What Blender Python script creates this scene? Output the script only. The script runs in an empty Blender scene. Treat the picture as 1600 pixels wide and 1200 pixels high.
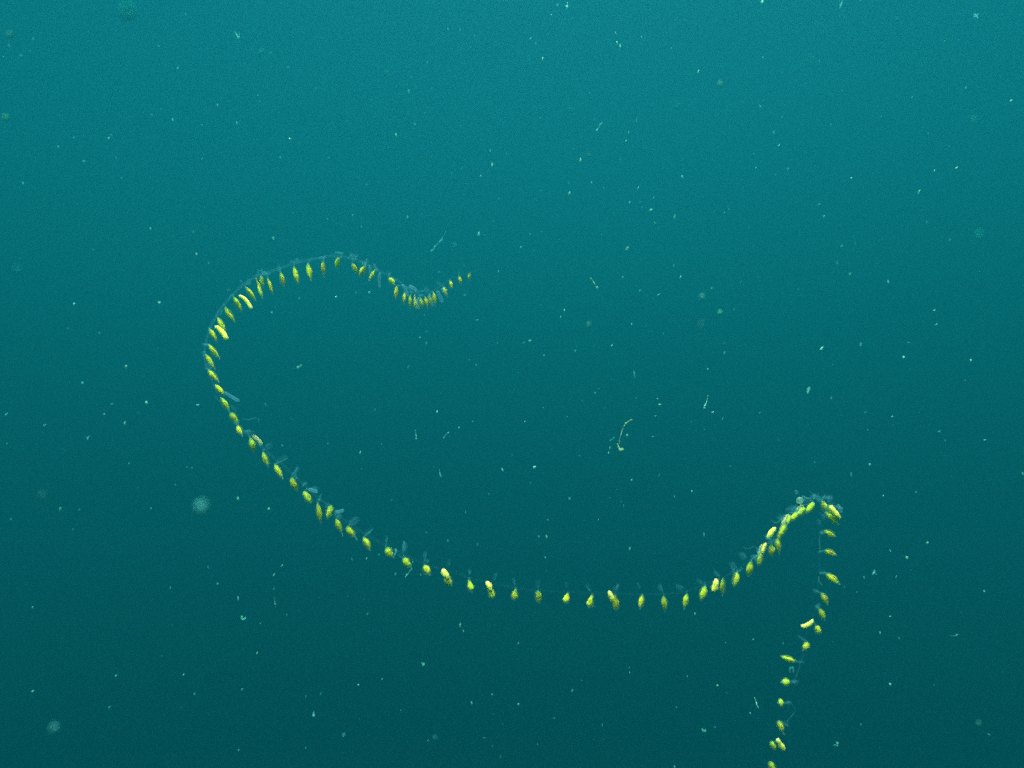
import bpy, bmesh, math, random
from mathutils import Vector, Matrix, noise

random.seed(11)
D = bpy.data
SC = bpy.context.scene
COL = SC.collection
R = math.radians

# ------------------------------------------------------------------ camera
F_PX = 1232.0                      # focal length in pixels of the 1600 x 1200 photograph
PITCH = R(10.0)
cam = D.cameras.new("camera")
cam.sensor_width = 36.0
cam.lens = 36.0 * F_PX / 1600.0
cam.clip_start = 0.01
cam.clip_end = 400.0
cam.dof.use_dof = True
cam.dof.focus_distance = 1.72
cam.dof.aperture_fstop = cam.lens / 1000.0 / 0.0098
cam_o = D.objects.new("camera", cam)
cam_o.location = (0, 0, 0)
cam_o.rotation_euler = (R(90) + PITCH, 0, 0)
COL.objects.link(cam_o)
SC.camera = cam_o
CAM_R = cam_o.rotation_euler.to_matrix()
CAM_X, CAM_Y, CAM_Z = CAM_R @ Vector((1, 0, 0)), CAM_R @ Vector((0, 1, 0)), CAM_R @ Vector((0, 0, 1))

# ------------------------------------------------------------------ sky and sun
SUN_EL, SUN_AZ = R(56), R(196)     # azimuth clockwise from +Y
w = D.worlds.new("World")
SC.world = w
w.use_nodes = True
nt = w.node_tree
sky = nt.nodes.new("ShaderNodeTexSky")
sky.sky_type = 'NISHITA'
sky.sun_disc = False
sky.sun_elevation = SUN_EL
sky.sun_rotation = SUN_AZ
nt.links.new(sky.outputs[0], nt.nodes["Background"].inputs[0])
nt.nodes["Background"].inputs[1].default_value = 0.1

sl = D.lights.new("sun", 'SUN')
sl.energy = 5.0
sl.angle = R(55)
sl.color = (1.0, 0.98, 0.93)
so = D.objects.new("sun", sl)
to_sun = Vector((math.sin(SUN_AZ) * math.cos(SUN_EL), math.cos(SUN_AZ) * math.cos(SUN_EL), math.sin(SUN_EL)))
so.rotation_euler = to_sun.to_track_quat('Z', 'Y').to_euler()
so.location = (0, 0, 20)
COL.objects.link(so)

SC.view_settings.view_transform = 'Standard'
SC.view_settings.look = 'None'
SC.view_settings.gamma = 1.0
SC.view_settings.use_curve_mapping = False
SC.view_settings.exposure = 3.66

SC.cycles.use_denoising = False
SC.cycles.volume_bounces = 2
SC.cycles.transparent_max_bounces = 24
SC.cycles.max_bounces = 6
SC.cycles.adaptive_threshold = 0.025
SC.cycles.sample_clamp_direct = 0.2
SC.cycles.sample_clamp_indirect = 0.1


# ------------------------------------------------------------------ helpers
def at(x, y, d):
    """The point of the place seen at photograph position (x, y), d metres in front of the lens."""
    return CAM_R @ Vector(((x - 800.0) / F_PX * d, (600.0 - y) / F_PX * d, -d))


def link_mesh(name, bm, m, parent=None, smooth=True, loc=None):
    me = D.meshes.new(name)
    bm.to_mesh(me)
    bm.free()
    if smooth:
        for p in me.polygons:
            p.use_smooth = True
    if m:
        me.materials.append(m)
    o = D.objects.new(name, me)
    COL.objects.link(o)
    if parent:
        o.parent = parent
    if loc is not None:
        o.location = loc
    return o


def nodes_of(name):
    m = D.materials.new(name)
    m.use_nodes = True
    t = m.node_tree
    t.nodes.clear()
    out = t.nodes.new("ShaderNodeOutputMaterial")
    return m, t, out


def N(t, kind, **kw):
    n = t.nodes.new(kind)
    for k, v in kw.items():
        setattr(n, k, v)
    return n


def ramp(t, stops):
    r = t.nodes.new("ShaderNodeValToRGB")
    e = r.color_ramp.elements
    while len(e) < len(stops):
        e.new(0.5)
    for el, (p, c) in zip(e, stops):
        el.position = p
        el.color = tuple(c) + (1,) if len(c) == 3 else c
    return r


def flesh(name, stops, alphas, depth=0.009, scale=900.0, jitter=0.12):
    """Soft tissue: colour and clearness run along the body, with fine mottling and a little difference from one body to the next."""
    m, t, out = nodes_of(name)
    L = t.links.new
    at_ = N(t, "ShaderNodeAttribute", attribute_name="along")
    cr = ramp(t, stops)
    ar = ramp(t, [(p, (a, a, a)) for p, a in alphas])
    L(at_.outputs["Fac"], cr.inputs[0])
    L(at_.outputs["Fac"], ar.inputs[0])
    geo = N(t, "ShaderNodeNewGeometry")
    nz = N(t, "ShaderNodeTexNoise")
    nz.inputs["Scale"].default_value = scale
    nz.inputs["Detail"].default_value = 2.0
    L(geo.outputs["Position"], nz.inputs["Vector"])
    info = N(t, "ShaderNodeObjectInfo")
    hs = N(t, "ShaderNodeHueSaturation")
    mr = N(t, "ShaderNodeMapRange")
    mr.inputs["To Min"].default_value = 0.5 - jitter * 0.18
    mr.inputs["To Max"].default_value = 0.5 + jitter * 0.12
    L(info.outputs["Random"], mr.inputs["Value"])
    L(mr.outputs[0], hs.inputs["Hue"])
    mv = N(t, "ShaderNodeMapRange")
    mv.inputs["From Min"].default_value = 0.3
    mv.inputs["From Max"].default_value = 0.7
    mv.inputs["To Min"].default_value = 0.88
    mv.inputs["To Max"].default_value = 1.14
    L(nz.outputs["Fac"], mv.inputs["Value"])
    L(mv.outputs[0], hs.inputs["Value"])
    L(cr.outputs[0], hs.inputs["Color"])
    mx = N(t, "ShaderNodeBsdfPrincipled")
    L(hs.outputs[0], mx.inputs["Base Color"])
    mx.inputs["Roughness"].default_value = 0.75
    mx.inputs["IOR"].default_value = 1.1
    mx.inputs["Subsurface Weight"].default_value = 1.0
    mx.inputs["Subsurface Radius"].default_value = (1.0, 1.0, 0.5)
    mx.inputs["Subsurface Scale"].default_value = depth
    tr = N(t, "ShaderNodeBsdfTransparent")
    ma = N(t, "ShaderNodeMixShader")
    L(ar.outputs[0], ma.inputs[0])
    L(tr.outputs[0], ma.inputs[1])
    L(mx.outputs[0], ma.inputs[2])
    L(ma.outputs[0], out.inputs["Surface"])
    return m


def jelly(name, col, alpha, scale=600.0, run=None):
    """Clear jelly: mostly see-through, scattering a little light where its mottled tissue is thicker."""
    m, t, out = nodes_of(name)
    L = t.links.new
    geo = N(t, "ShaderNodeNewGeometry")
    nz = N(t, "ShaderNodeTexNoise")
    nz.inputs["Scale"].default_value = scale
    nz.inputs["Detail"].default_value = 3.0
    L(geo.outputs["Position"], nz.inputs["Vector"])
    mr = N(t, "ShaderNodeMapRange")
    mr.inputs["From Min"].default_value = 0.3
    mr.inputs["From Max"].default_value = 0.72
    mr.inputs["To Min"].default_value = alpha * 0.25
    mr.inputs["To Max"].default_value = alpha * 1.75
    L(nz.outputs["Fac"], mr.inputs["Value"])
    df = N(t, "ShaderNodeBsdfDiffuse")
    tl = N(t, "ShaderNodeBsdfTranslucent")
    df.inputs[0].default_value = col + (1,)
    tl.inputs[0].default_value = col + (1,)
    mx = N(t, "ShaderNodeMixShader")
    L(df.outputs[0], mx.inputs[1])
    L(tl.outputs[0], mx.inputs[2])
    tr = N(t, "ShaderNodeBsdfTransparent")
    ma = N(t, "ShaderNodeMixShader")
    if run:
        al = N(t, "ShaderNodeAttribute", attribute_name="along")
        rr = ramp(t, [(p, (a, a, a)) for p, a in run])
        mu = N(t, "ShaderNodeMath", operation='MULTIPLY')
        L(al.outputs["Fac"], rr.inputs[0])
        L(rr.outputs[0], mu.inputs[0])
        L(mr.outputs[0], mu.inputs[1])
        L(mu.outputs[0], ma.inputs[0])
    else:
        L(mr.outputs[0], ma.inputs[0])
    L(tr.outputs[0], ma.inputs[1])
    L(mx.outputs[0], ma.inputs[2])
    L(ma.outputs[0], out.inputs["Surface"])
    return m


# ------------------------------------------------------------------ materials
YELLOW = flesh("polyp_yellow",
               [(0.0, (0.18, 0.50, 0.10)), (0.16, (0.34, 0.66, 0.04)), (0.42, (0.46, 0.68, 0.012)), (0.62, (0.47, 0.74, 0.014)),
                (0.84, (0.38, 0.76, 0.06)), (1.0, (0.34, 0.76, 0.28))],
               [(0.0, 0.05), (0.12, 0.5), (0.28, 0.95), (0.74, 0.95), (0.9, 0.62), (1.0, 0.12)])
PALE = flesh("polyp_pale_yellow",
             [(0.0, (0.52, 0.80, 0.22)), (0.3, (0.60, 0.86, 0.12)), (0.7, (0.59, 0.86, 0.11)), (1.0, (0.50, 0.82, 0.26))],
             [(0.0, 0.85), (0.15, 0.98), (0.88, 0.98), (1.0, 0.7)], jitter=0.05)
MILKY = flesh("polyp_milky",
              [(0.0, (0.38, 0.64, 0.3)), (0.5, (0.46, 0.64, 0.2)), (1.0, (0.38, 0.66, 0.34))],
              [(0.0, 0.2), (0.3, 0.52), (0.7, 0.52), (1.0, 0.25)], jitter=0.05)
STREAK = flesh("gut_ochre", [(0.0, (0.46, 0.54, 0.012)), (0.5, (0.54, 0.50, 0.010)), (1.0, (0.44, 0.60, 0.02))],
               [(0.0, 0.25), (0.3, 0.75), (0.7, 0.75), (1.0, 0.2)])
MANTLE = jelly("mantle_jelly", (0.30, 0.70, 0.16), 0.16)
TIP = jelly("clear_tip_jelly", (0.36, 0.80, 0.56), 0.36)
STALK = jelly("stalk_jelly", (0.12, 0.60, 0.56), 0.15)
BRACT = jelly("bract_jelly", (0.11, 0.64, 0.70), 0.2, 800.0, [(0.0, 0.0), (0.25, 0.3), (0.8, 1.0)])
STEM = jelly("stem_jelly", (0.10, 0.56, 0.62), 0.06, 260.0, [(0.0, 0.5), (0.08, 1.0), (0.3, 1.0), (0.42, 0.4), (0.6, 0.2), (0.7, 0.35), (1.0, 0.2)])
TUBE = jelly("clear_tube_jelly", (0.14, 0.66, 0.72), 0.25)


def flake_mat(name, col, alpha):
    m, t, out = nodes_of(name)
    L = t.links.new
    info = N(t, "ShaderNodeObjectInfo")
    geo = N(t, "ShaderNodeNewGeometry")
    nz = N(t, "ShaderNodeTexNoise")
    nz.inputs["Scale"].default_value = 1400.0
    L(geo.outputs["Position"], nz.inputs["Vector"])
    hs = N(t, "ShaderNodeHueSaturation")
    hs.inputs["Color"].default_value = col + (1,)
    mr = N(t, "ShaderNodeMapRange")
    mr.inputs["To Min"].default_value = 0.485
    mr.inputs["To Max"].default_value = 0.525
    L(info.outputs["Random"], mr.inputs["Value"])
    L(mr.outputs[0], hs.inputs["Hue"])
    mv = N(t, "ShaderNodeMapRange")
    mv.inputs["To Min"].default_value = 0.7
    mv.inputs["To Max"].default_value = 1.2
    L(nz.outputs["Fac"], mv.inputs["Value"])
    L(mv.outputs[0], hs.inputs["Value"])
    df = N(t, "ShaderNodeBsdfDiffuse")
    tl = N(t, "ShaderNodeBsdfTranslucent")
    L(hs.outputs[0], df.inputs[0])
    L(hs.outputs[0], tl.inputs[0])
    mx = N(t, "ShaderNodeMixShader")
    mx.inputs[0].default_value = 0.35
    L(df.outputs[0], mx.inputs[1])
    L(tl.outputs[0], mx.inputs[2])
    tr = N(t, "ShaderNodeBsdfTransparent")
    ma = N(t, "ShaderNodeMixShader")
    ma.inputs[0].default_value = alpha
    L(tr.outputs[0], ma.inputs[1])
    L(mx.outputs[0], ma.inputs[2])
    L(ma.outputs[0], out.inputs["Surface"])
    return m


FLAKE_MATS = [flake_mat("detritus_clear", (0.10, 0.78, 0.64), 0.13), flake_mat("detritus_thin", (0.10, 0.78, 0.64), 0.25),
              flake_mat("detritus_milky", (0.14, 0.80, 0.62), 0.43), flake_mat("detritus_white", (0.24, 0.86, 0.64), 0.82)]
BLUR = flake_mat("detritus_dull", (0.06, 0.43, 0.34), 1.0)
BLUR_DIM = flake_mat("detritus_lower_water_tone", (0.035, 0.28, 0.25), 1.0)  # dimness of the lower water behind is put into the colour
BLUR_HIGH = flake_mat("detritus_upper_water_tone", (0.02, 0.45, 0.42), 1.0)  # brightness of the upper water behind is put into the colour
BLUR_GREEN = flake_mat("detritus_dull_green", (0.06, 0.50, 0.30), 1.0)
FLAKE_GREEN = flake_mat("detritus_greenish", (0.34, 0.80, 0.30), 0.55)

# ------------------------------------------------------------------ the water
m, t, out = nodes_of("sea_water")
pv = N(t, "ShaderNodeVolumePrincipled")
pv.inputs["Density"].default_value = 0.18
pv.inputs["Color"].default_value = (0.0012, 0.097, 0.1085, 1)
pv.inputs["Absorption Color"].default_value = (0, 0, 0, 1)
pv.inputs["Anisotropy"].default_value = 0.0
t.links.new(pv.outputs[0], out.inputs["Volume"])
bm = bmesh.new()
bmesh.ops.create_cube(bm, size=1.0, matrix=Matrix.Translation((0, 10, -22.2)) @ Matrix.Diagonal((110, 110, 59.6, 1)))
haze = link_mesh("haze", bm, m, smooth=False)          # top 7.6 m above the lens
haze["kind"] = "stuff"
haze["label"] = "teal haze of the sea water around the drifting chain"

# added dark shell for far water, blocks the sky at sides and below
m, t, out = nodes_of("far_water_shell")
df = N(t, "ShaderNodeBsdfDiffuse")
nz = N(t, "ShaderNodeTexNoise")
nz.inputs["Scale"].default_value = 0.05
cr = ramp(t, [(0.0, (0.002, 0.035, 0.045)), (1.0, (0.003, 0.05, 0.06))])
t.links.new(nz.outputs["Fac"], cr.inputs[0])
t.links.new(cr.outputs[0], df.inputs[0])
t.links.new(df.outputs[0], out.inputs["Surface"])
bm = bmesh.new()
prof = [(0.1, -75), (60, -72), (95, -55), (105, -20), (105, 40), (100, 80)]
rings = []
for r_, z in prof:
    rings.append([bm.verts.new((r_ * math.cos(2 * math.pi * k / 64), 10 + r_ * math.sin(2 * math.pi * k / 64), z)) for k in range(64)])
for a, b in zip(rings, rings[1:]):
    for k in range(64):
        bm.faces.new((a[k], b[k], b[(k + 1) % 64], a[(k + 1) % 64]))
bm.faces.new(rings[0])
water = link_mesh("water", bm, m)
water["kind"] = "structure"
water["label"] = "dark teal shell added beyond the sea water, shutting out the sky"

# ------------------------------------------------------------------ the siphonophore
# the stem: photograph position and distance from the lens of the points it runs through
STEM_PTS = [(747, 423, 2.25), (734, 425, 2.22), (717, 429, 2.2), (703, 436, 2.17), (690, 446, 2.15), (675, 455, 2.12), (660, 460, 2.1),
            (645, 456, 2.08), (632, 446, 2.06), (620, 438, 2.04), (606, 431, 2.02), (590, 421, 2.0), (570, 411, 1.98), (550, 404, 1.96), (527, 400, 1.94),
            (505, 402, 1.92), (485, 405, 1.9), (460, 411, 1.88), (438, 419, 1.86), (418, 425, 1.85), (402, 430, 1.83), (383, 443, 1.81), (364, 460, 1.78),
            (350, 476, 1.76), (338, 494, 1.74), (327, 515, 1.72), (321, 540, 1.7), (320, 556, 1.69), (323, 576, 1.68), (334, 600, 1.66), (344, 620, 1.65),
            (358, 643, 1.63), (370, 663, 1.61), (389, 681, 1.6), (413, 702, 1.58), (436, 722, 1.56), (460, 743, 1.55), (481, 763, 1.53), (499, 780, 1.52),
            (517, 790, 1.51), (530, 806, 1.5), (548, 820, 1.49), (573, 836, 1.48), (604, 853, 1.47), (632, 867, 1.46), (664, 881, 1.45), (698, 891, 1.44),
            (734, 903, 1.43), (768, 911, 1.43), (804, 918, 1.42), (841, 922, 1.42), (887, 925, 1.42), (924, 927, 1.42), (962, 928, 1.42), (1003, 928, 1.42),
            (1037, 928, 1.42), (1073, 924, 1.42), (1102, 913, 1.42), (1129, 902, 1.42), (1152, 890, 1.42), (1174, 874, 1.42), (1190, 860, 1.43), (1205, 846, 1.43),
            (1216, 833, 1.44), (1227, 814, 1.44), (1241, 800, 1.45), (1258, 788, 1.46), (1275, 779, 1.47), (1285, 777, 1.47), (1292, 784, 1.47), (1292, 798, 1.47),
            (1285, 813, 1.47), (1281, 832, 1.47), (1280, 862, 1.47), (1281, 895, 1.46), (1276, 925, 1.46), (1274, 948, 1.46), (1268, 970, 1.46), (1256, 1000, 1.46),
            (1250, 1034, 1.46), (1243, 1065, 1.46), (1232, 1098, 1.46), (1226, 1130, 1.46), (1214, 1160, 1.45), (1206, 1195, 1.45), (1202, 1225, 1.45), (1196, 1270, 1.45)]


def catmull(pts, sub):
    res = []
    for i in range(len(pts) - 1):
        p0, p1, p2, p3 = pts[max(i - 1, 0)], pts[i], pts[i + 1], pts[min(i + 2, len(pts) - 1)]
        for k in range(sub):
            u = k / sub
            res.append(0.5 * ((2 * p1) + (p2 - p0) * u + (2 * p0 - 5 * p1 + 4 * p2 - p3) * u * u + (3 * p1 - p0 - 3 * p2 + p3) * u * u * u))
    res.append(pts[-1])
    return res


def add_tube(bm, pts, rad, seg=6, along=None):
    """A tube through pts; rad is a number or a function of 0..1 along it."""
    n = len(pts)
    prev = None
    lay = bm.verts.layers.float.get("along") or bm.verts.layers.float.new("along")
    t0 = (pts[1] - pts[0]).normalized()
    nrm = t0.orthogonal().normalized()
    for i, p in enumerate(pts):
        tan = (pts[min(i + 1, n - 1)] - pts[max(i - 1, 0)]).normalized()
        nrm = (nrm - tan * nrm.dot(tan)).normalized()
        bi = tan.cross(nrm)
        u = i / (n - 1)
        r_ = rad(u) if callable(rad) else rad
        ring = []
        for k in range(seg):
            a = 2 * math.pi * k / seg
            v = bm.verts.new(p + (nrm * math.cos(a) + bi * math.sin(a)) * r_)
            v[lay] = u
            ring.append(v)
        if prev:
            for k in range(seg):
                bm.faces.new((prev[k], prev[(k + 1) % seg], ring[(k + 1) % seg], ring[k]))
        else:
            bm.faces.new(ring[::-1])
        prev = ring
    bm.faces.new(prev)


stem3 = [at(*p) for p in STEM_PTS]
ORIGIN = at(800, 800, 1.5)
root = D.objects.new("siphonophore", None)
root.location = ORIGIN
root["label"] = "long curling siphonophore, a clear stem strung with yellow polyps"
root["category"] = "siphonophore"
COL.objects.link(root)

fine = catmull(stem3, 4)
fine = [p + noise.noise_vector(p * 25) * 0.0012 for p in fine]
bm = bmesh.new()
add_tube(bm, [p - ORIGIN for p in fine], lambda u: 0.0028 * (0.35 + 0.65 * min(1, u * 9)) * (1.0 if u < 0.5 else max(0.5, 1.6 - 1.5 * u)) * (1 + 0.3 * noise.noise(Vector((u * 160, 3, 0)))), 7)
stem_o = link_mesh("stem", bm, STEM, root)


def stem_near(x, y):
    j = min(range(len(STEM_PTS)), key=lambda k: (STEM_PTS[k][0] - x) ** 2 + (STEM_PTS[k][1] - y) ** 2)
    return STEM_PTS[j][2], stem3[j]


def prof_spindle(u):
    return math.sin(math.pi * min(1, max(0, u)) ** 0.95) ** 0.75


def prof_drop(u):
    return max(0.0, (0.42 + 0.58 * math.sin(math.pi * min(1.0, max(0.0, (u - 0.12) / 0.95)) ** 1.35)) * math.sqrt(max(0.0, 1 - max(0.0, (u - 0.72) / 0.28) ** 2)) * min(1, (u + 0.02) / 0.12))


def prof_oval(u):
    return max(0.0, 1 - abs(2 * u - 1) ** 2.3) ** 0.5


def prof_caps(u):
    return max(0.0, 1 - abs(2 * u - 1) ** 4.5) ** 0.5 * (0.9 + 0.14 * u)


def prof_neck(u):
    return (0.32 if u < 0.4 else 0.32 + 0.68 * math.sin((u - 0.4) / 0.6 * math.pi) ** 0.7 if u < 1 else 0.0) * min(1, (u + 0.03) / 0.1)


PROFILES = {'s': prof_spindle, 'd': prof_drop, 'o': prof_oval, 'c': prof_caps, 'n': prof_neck}


def body_bm(length, width, prof, bend, seed, seg=12, rows=14, lump=0.1, u0=0.0, u1=1.0):
    """A soft body along +Z from 0 to length, bent sideways in its X, lumpy, with its position along itself stored on the vertices."""
    bm = bmesh.new()
    lay = bm.verts.layers.float.new("along")
    prev = None
    for i in range(rows + 1):
        u = i / rows
        r_ = max(0.02, prof(u)) * width * 0.5
        off = bend * length * (0.25 - (u - 0.5) ** 2) * 4
        ring = []
        for k in range(seg):
            a = 2 * math.pi * k / seg
            rr = r_ * (1 + lump * noise.noise(Vector((math.cos(a) * 1.3 + seed, math.sin(a) * 1.3, u * 4))))
            v = bm.verts.new((off + rr * math.cos(a), rr * math.sin(a), u * length))
            v[lay] = u
            ring.append(v)
        if prev:
            for k in range(seg):
                bm.faces.new((prev[k], prev[(k + 1) % seg], ring[(k + 1) % seg], ring[k]))
        prev = ring
    bm.verts.ensure_lookup_table()
    bm.faces.new([bm.verts[k] for k in range(seg)][::-1])
    bm.faces.new(prev)
    return bm


def frame_from(base, tip):
    z = (tip - base).normalized()
    y = (CAM_Z - z * CAM_Z.dot(z)).normalized()
    x = y.cross(z)
    M = Matrix((x, y, z)).transposed().to_4x4()
    M.translation = base - ORIGIN
    return M, (tip - base).length


# kind, base x y, tip x y, width; then options: prof, bend, clear tip length, bract (x, y, radius)
POLYPS = [
    ('y', 734, 426, 733, 438, 4.2, 's', {}), ('y', 717, 431, 720, 444, 5.2, 's', {'b': (717, 425, 4)}), ('y', 703, 438, 706, 451, 5, 's', {}),
    ('y', 693, 448, 698, 462, 6, 's', {'t': 3, 'b': (691, 452, 4)}), ('y', 677, 456, 680, 476, 5.6, 's', {'t': 3}), ('y', 670, 461, 674, 479, 6, 's', {'t': 3}),
    ('y', 664, 463, 668, 480, 5.6, 's', {}), ('y', 657, 465, 660, 481, 5.6, 's', {}), ('m', 648, 460, 652, 483, 7.5, 'd', {}), ('y', 649, 470, 650, 483, 5, 'o', {}),
    ('y', 641, 461, 641, 480, 5.6, 's', {'t': 2}), ('y', 632, 457, 631, 474, 5.6, 's', {'t': 2}), ('y', 620, 446, 618, 468, 6, 's', {}),
    ('y', 608, 434, 616, 444, 7.5, 'o', {'b': (608, 428, 5)}), ('y', 587, 421, 577, 438, 6.5, 's', {}), ('y', 571, 415, 562, 432, 7.5, 's', {'b': (573, 409, 6)}),
    ('y', 550, 411, 558, 427, 7.5, 's', {'b': (554, 402, 7)}), ('y', 529, 402, 526, 419, 7, 'o', {}), ('y', 505, 407, 506, 431, 6.5, 's', {'b': (507, 402, 5)}),
    ('y', 481, 411, 486, 437, 8, 's', {'b': (485, 406, 4)}), ('y', 459, 416, 466, 443, 8, 's', {'b': (461, 410, 5)}), ('y', 438, 425, 444, 448, 7, 's', {'b': (436, 418, 7)}),
    ('y', 418, 434, 426, 459, 5.2, 's', {'b': (413, 428, 8)}), ('y', 408, 431, 410, 446, 6.5, 'o', {'t': 4, 'b': (405, 428, 6)}), ('y', 400, 434, 410, 464, 5.6, 'n', {}),
    ('y', 383, 448, 399, 469, 7, 's', {'b': (388, 441, 6)}), ('p', 373, 461, 394, 485, 8.4, 'c', {'bend': 0.09}), ('y', 364, 463, 378, 487, 7.2, 's', {'b': (363, 463, 6)}),
    ('y', 351, 479, 367, 503, 7.6, 's', {'b': (346, 487, 6)}), ('y', 340, 496, 352, 517, 8.2, 's', {'b': (341, 491, 5)}), ('p', 336, 509, 356, 533, 9.2, 'c', {'bend': 0.07}),
    ('y', 327, 513, 339, 534, 7.4, 's', {'b': (327, 514, 4)}), ('y', 325, 538, 342, 559, 8.4, 's', {'t': 3, 'b': (322, 538, 6)}), ('y', 321, 553, 335, 576, 8, 's', {'b': (319, 555, 4)}),
    ('y', 325, 577, 341, 596, 8.4, 's', {'b': (326, 580, 4)}), ('y', 336, 601, 350, 617, 8.6, 's', {}), ('y', 345, 621, 358, 642, 8.2, 's', {'b': (365, 638, 6)}),
    ('y', 360, 645, 371, 662, 9.6, 'o', {'t': 4}), ('y', 371, 665, 378, 680, 9, 's', {'b': (372, 663, 4)}), ('y', 391, 684, 397, 706, 9, 's', {}),
    ('m', 393, 679, 410, 696, 8.2, 'c', {'bend': 0.04}), ('y', 411, 706, 419, 728, 9, 's', {'b': (420, 697, 7)}), ('y', 429, 725, 441, 747, 9, 's', {'b': (441, 718, 9)}),
    ('y', 455, 746, 464, 767, 9.6, 's', {'b': (461, 737, 8)}), ('y', 474, 768, 486, 785, 10, 'o', {'b': (489, 765, 8)}), ('y', 496, 785, 501, 816, 8, 's', {'b': (500, 777, 6)}),
    ('y', 518, 790, 512, 809, 9.4, 'o', {'b': (512, 790, 6)}), ('y', 525, 810, 533, 831, 9, 's', {'t': 7, 'b': (529, 806, 7)}), ('y', 542, 823, 553, 838, 10, 'o', {'t': 9, 'b': (553, 815, 9)}),
    ('y', 568, 839, 578, 859, 10.2, 's', {'b': (577, 830, 9)}), ('y', 603, 856, 613, 869, 11, 'o', {'t': 4, 'b': (604, 845, 7)}), ('y', 630, 872, 641, 885, 11, 'o', {'t': 4, 'b': (631, 856, 9)}),
    ('y', 662, 884, 671, 897, 10.6, 'o', {'b': (664, 870, 8)}), ('p', 691, 889, 702, 906, 12.5, 'o', {}), ('y', 696, 901, 705, 914, 11, 'o', {'b': (701, 880, 6)}),
    ('y', 732, 906, 737, 924, 9.8, 'd', {'b': (733, 893, 5)}), ('p', 760, 908, 768, 924, 9.6, 'o', {}), ('y', 765, 919, 770, 935, 10, 'o', {'b': (774, 901, 6)}),
    ('y', 806, 920, 803, 937, 10.6, 'd', {'b': (803, 909, 6)}), ('y', 840, 923, 842, 941, 8.6, 'o', {'b': (841, 913, 7)}), ('y', 888, 926, 883, 943, 9.2, 'd', {'b': (885, 914, 6)}),
    ('y', 926, 929, 920, 949, 10, 'd', {'b': (919, 918, 7)}), ('p', 951, 923, 957, 943, 9, 'o', {}), ('y', 961, 929, 963, 953, 10, 'd', {'b': (964, 917, 6)}),
    ('y', 1004, 929, 1000, 951, 8.4, 's', {'b': (998, 915, 6)}), ('y', 1037, 931, 1039, 955, 9.2, 's', {'b': (1033, 919, 7)}), ('y', 1074, 927, 1069, 950, 8.2, 's', {'b': (1062, 918, 8)}),
    ('y', 1102, 915, 1095, 938, 10.6, 's', {'b': (1093, 908, 6)}), ('p', 1119, 904, 1114, 926, 11, 'o', {}), ('y', 1130, 903, 1129, 929, 7.8, 's', {'b': (1120, 896, 6)}),
    ('y', 1152, 893, 1147, 916, 10.2, 's', {'b': (1145, 884, 8)}), ('y', 1174, 877, 1169, 900, 10.4, 's', {'b': (1161, 869, 8)}), ('y', 1189, 864, 1185, 883, 8.8, 'o', {}),
    ('m', 1193, 850, 1186, 868, 11, 'c', {}), ('p', 1197, 848, 1191, 866, 7, 'c', {}), ('y', 1205, 851, 1206, 870, 8.8, 's', {'t': 2, 'b': (1203, 845, 6)}),
    ('p', 1212, 824, 1199, 844, 10, 'o', {}), ('y', 1214, 841, 1217, 862, 9.4, 's', {'t': 4}), ('y', 1222, 827, 1216, 843, 8, 's', {}), ('y', 1228, 820, 1220, 837, 8, 'o', {}),
    ('m', 1228, 808, 1220, 834, 12, 'c', {}), ('y', 1235, 805, 1230, 819, 7.4, 'o', {}), ('m', 1234, 804, 1225, 816, 10, 'o', {}), ('y', 1247, 801, 1236, 813, 8.6, 'o', {}),
    ('y', 1258, 793, 1246, 806, 9, 'o', {'b': (1238, 797, 10)}), ('m', 1256, 789, 1244, 799, 10, 'o', {'b': (1228, 806, 9)}), ('y', 1272, 785, 1260, 801, 8.6, 'o', {'b': (1262, 780, 10)}),
    ('y', 1284, 782, 1290, 801, 8.4, 's', {'t': 2, 'b': (1286, 779, 7)}), ('y', 1294, 789, 1300, 805, 8.8, 'o', {}), ('p', 1297, 789, 1314, 811, 11.5, 'o', {'bend': -0.08, 'b': (1310, 793, 8)}),
    ('y', 1289, 800, 1310, 819, 8.6, 's', {'b': (1288, 806, 6)}), ('y', 1287, 829, 1305, 838, 10, 's', {'b': (1284, 832, 6)}), ('y', 1288, 860, 1306, 867, 9.4, 's', {'b': (1282, 862, 5)}),
    ('y', 1290, 895, 1311, 912, 9.8, 's', {'b': (1285, 894, 7)}), ('y', 1284, 926, 1293, 944, 9.2, 's', {'t': 2, 'b': (1275, 924, 6)}), ('y', 1280, 950, 1288, 968, 8.8, 's', {'t': 2, 'b': (1276, 948, 4)}),
    ('p', 1271, 968, 1251, 979, 8.8, 'c', {'bend': 0.16}), ('y', 1275, 977, 1280, 990, 9.4, 'o', {}), ('y', 1263, 1004, 1256, 1015, 9.4, 'o', {'t': 3, 'b': (1253, 997, 7)}),
    ('y', 1244, 1033, 1220, 1025, 8.2, 's', {'b': (1251, 1034, 6)}), ('y', 1234, 1065, 1222, 1066, 11, 'o', {'b': (1242, 1065, 8)}),
    ('y', 1224, 1098, 1216, 1098, 11, 'o', {'b': (1233, 1098, 6)}), ('y', 1216, 1126, 1223, 1142, 8.8, 'o', {'t': 6, 'b': (1228, 1130, 6)}), ('y', 1204, 1158, 1211, 1171, 7.8, 'o', {}),
    ('p', 1214, 1154, 1226, 1173, 9.2, 'c', {}), ('y', 1202, 1190, 1210, 1204, 9.2, 'o', {}),
]


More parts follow.
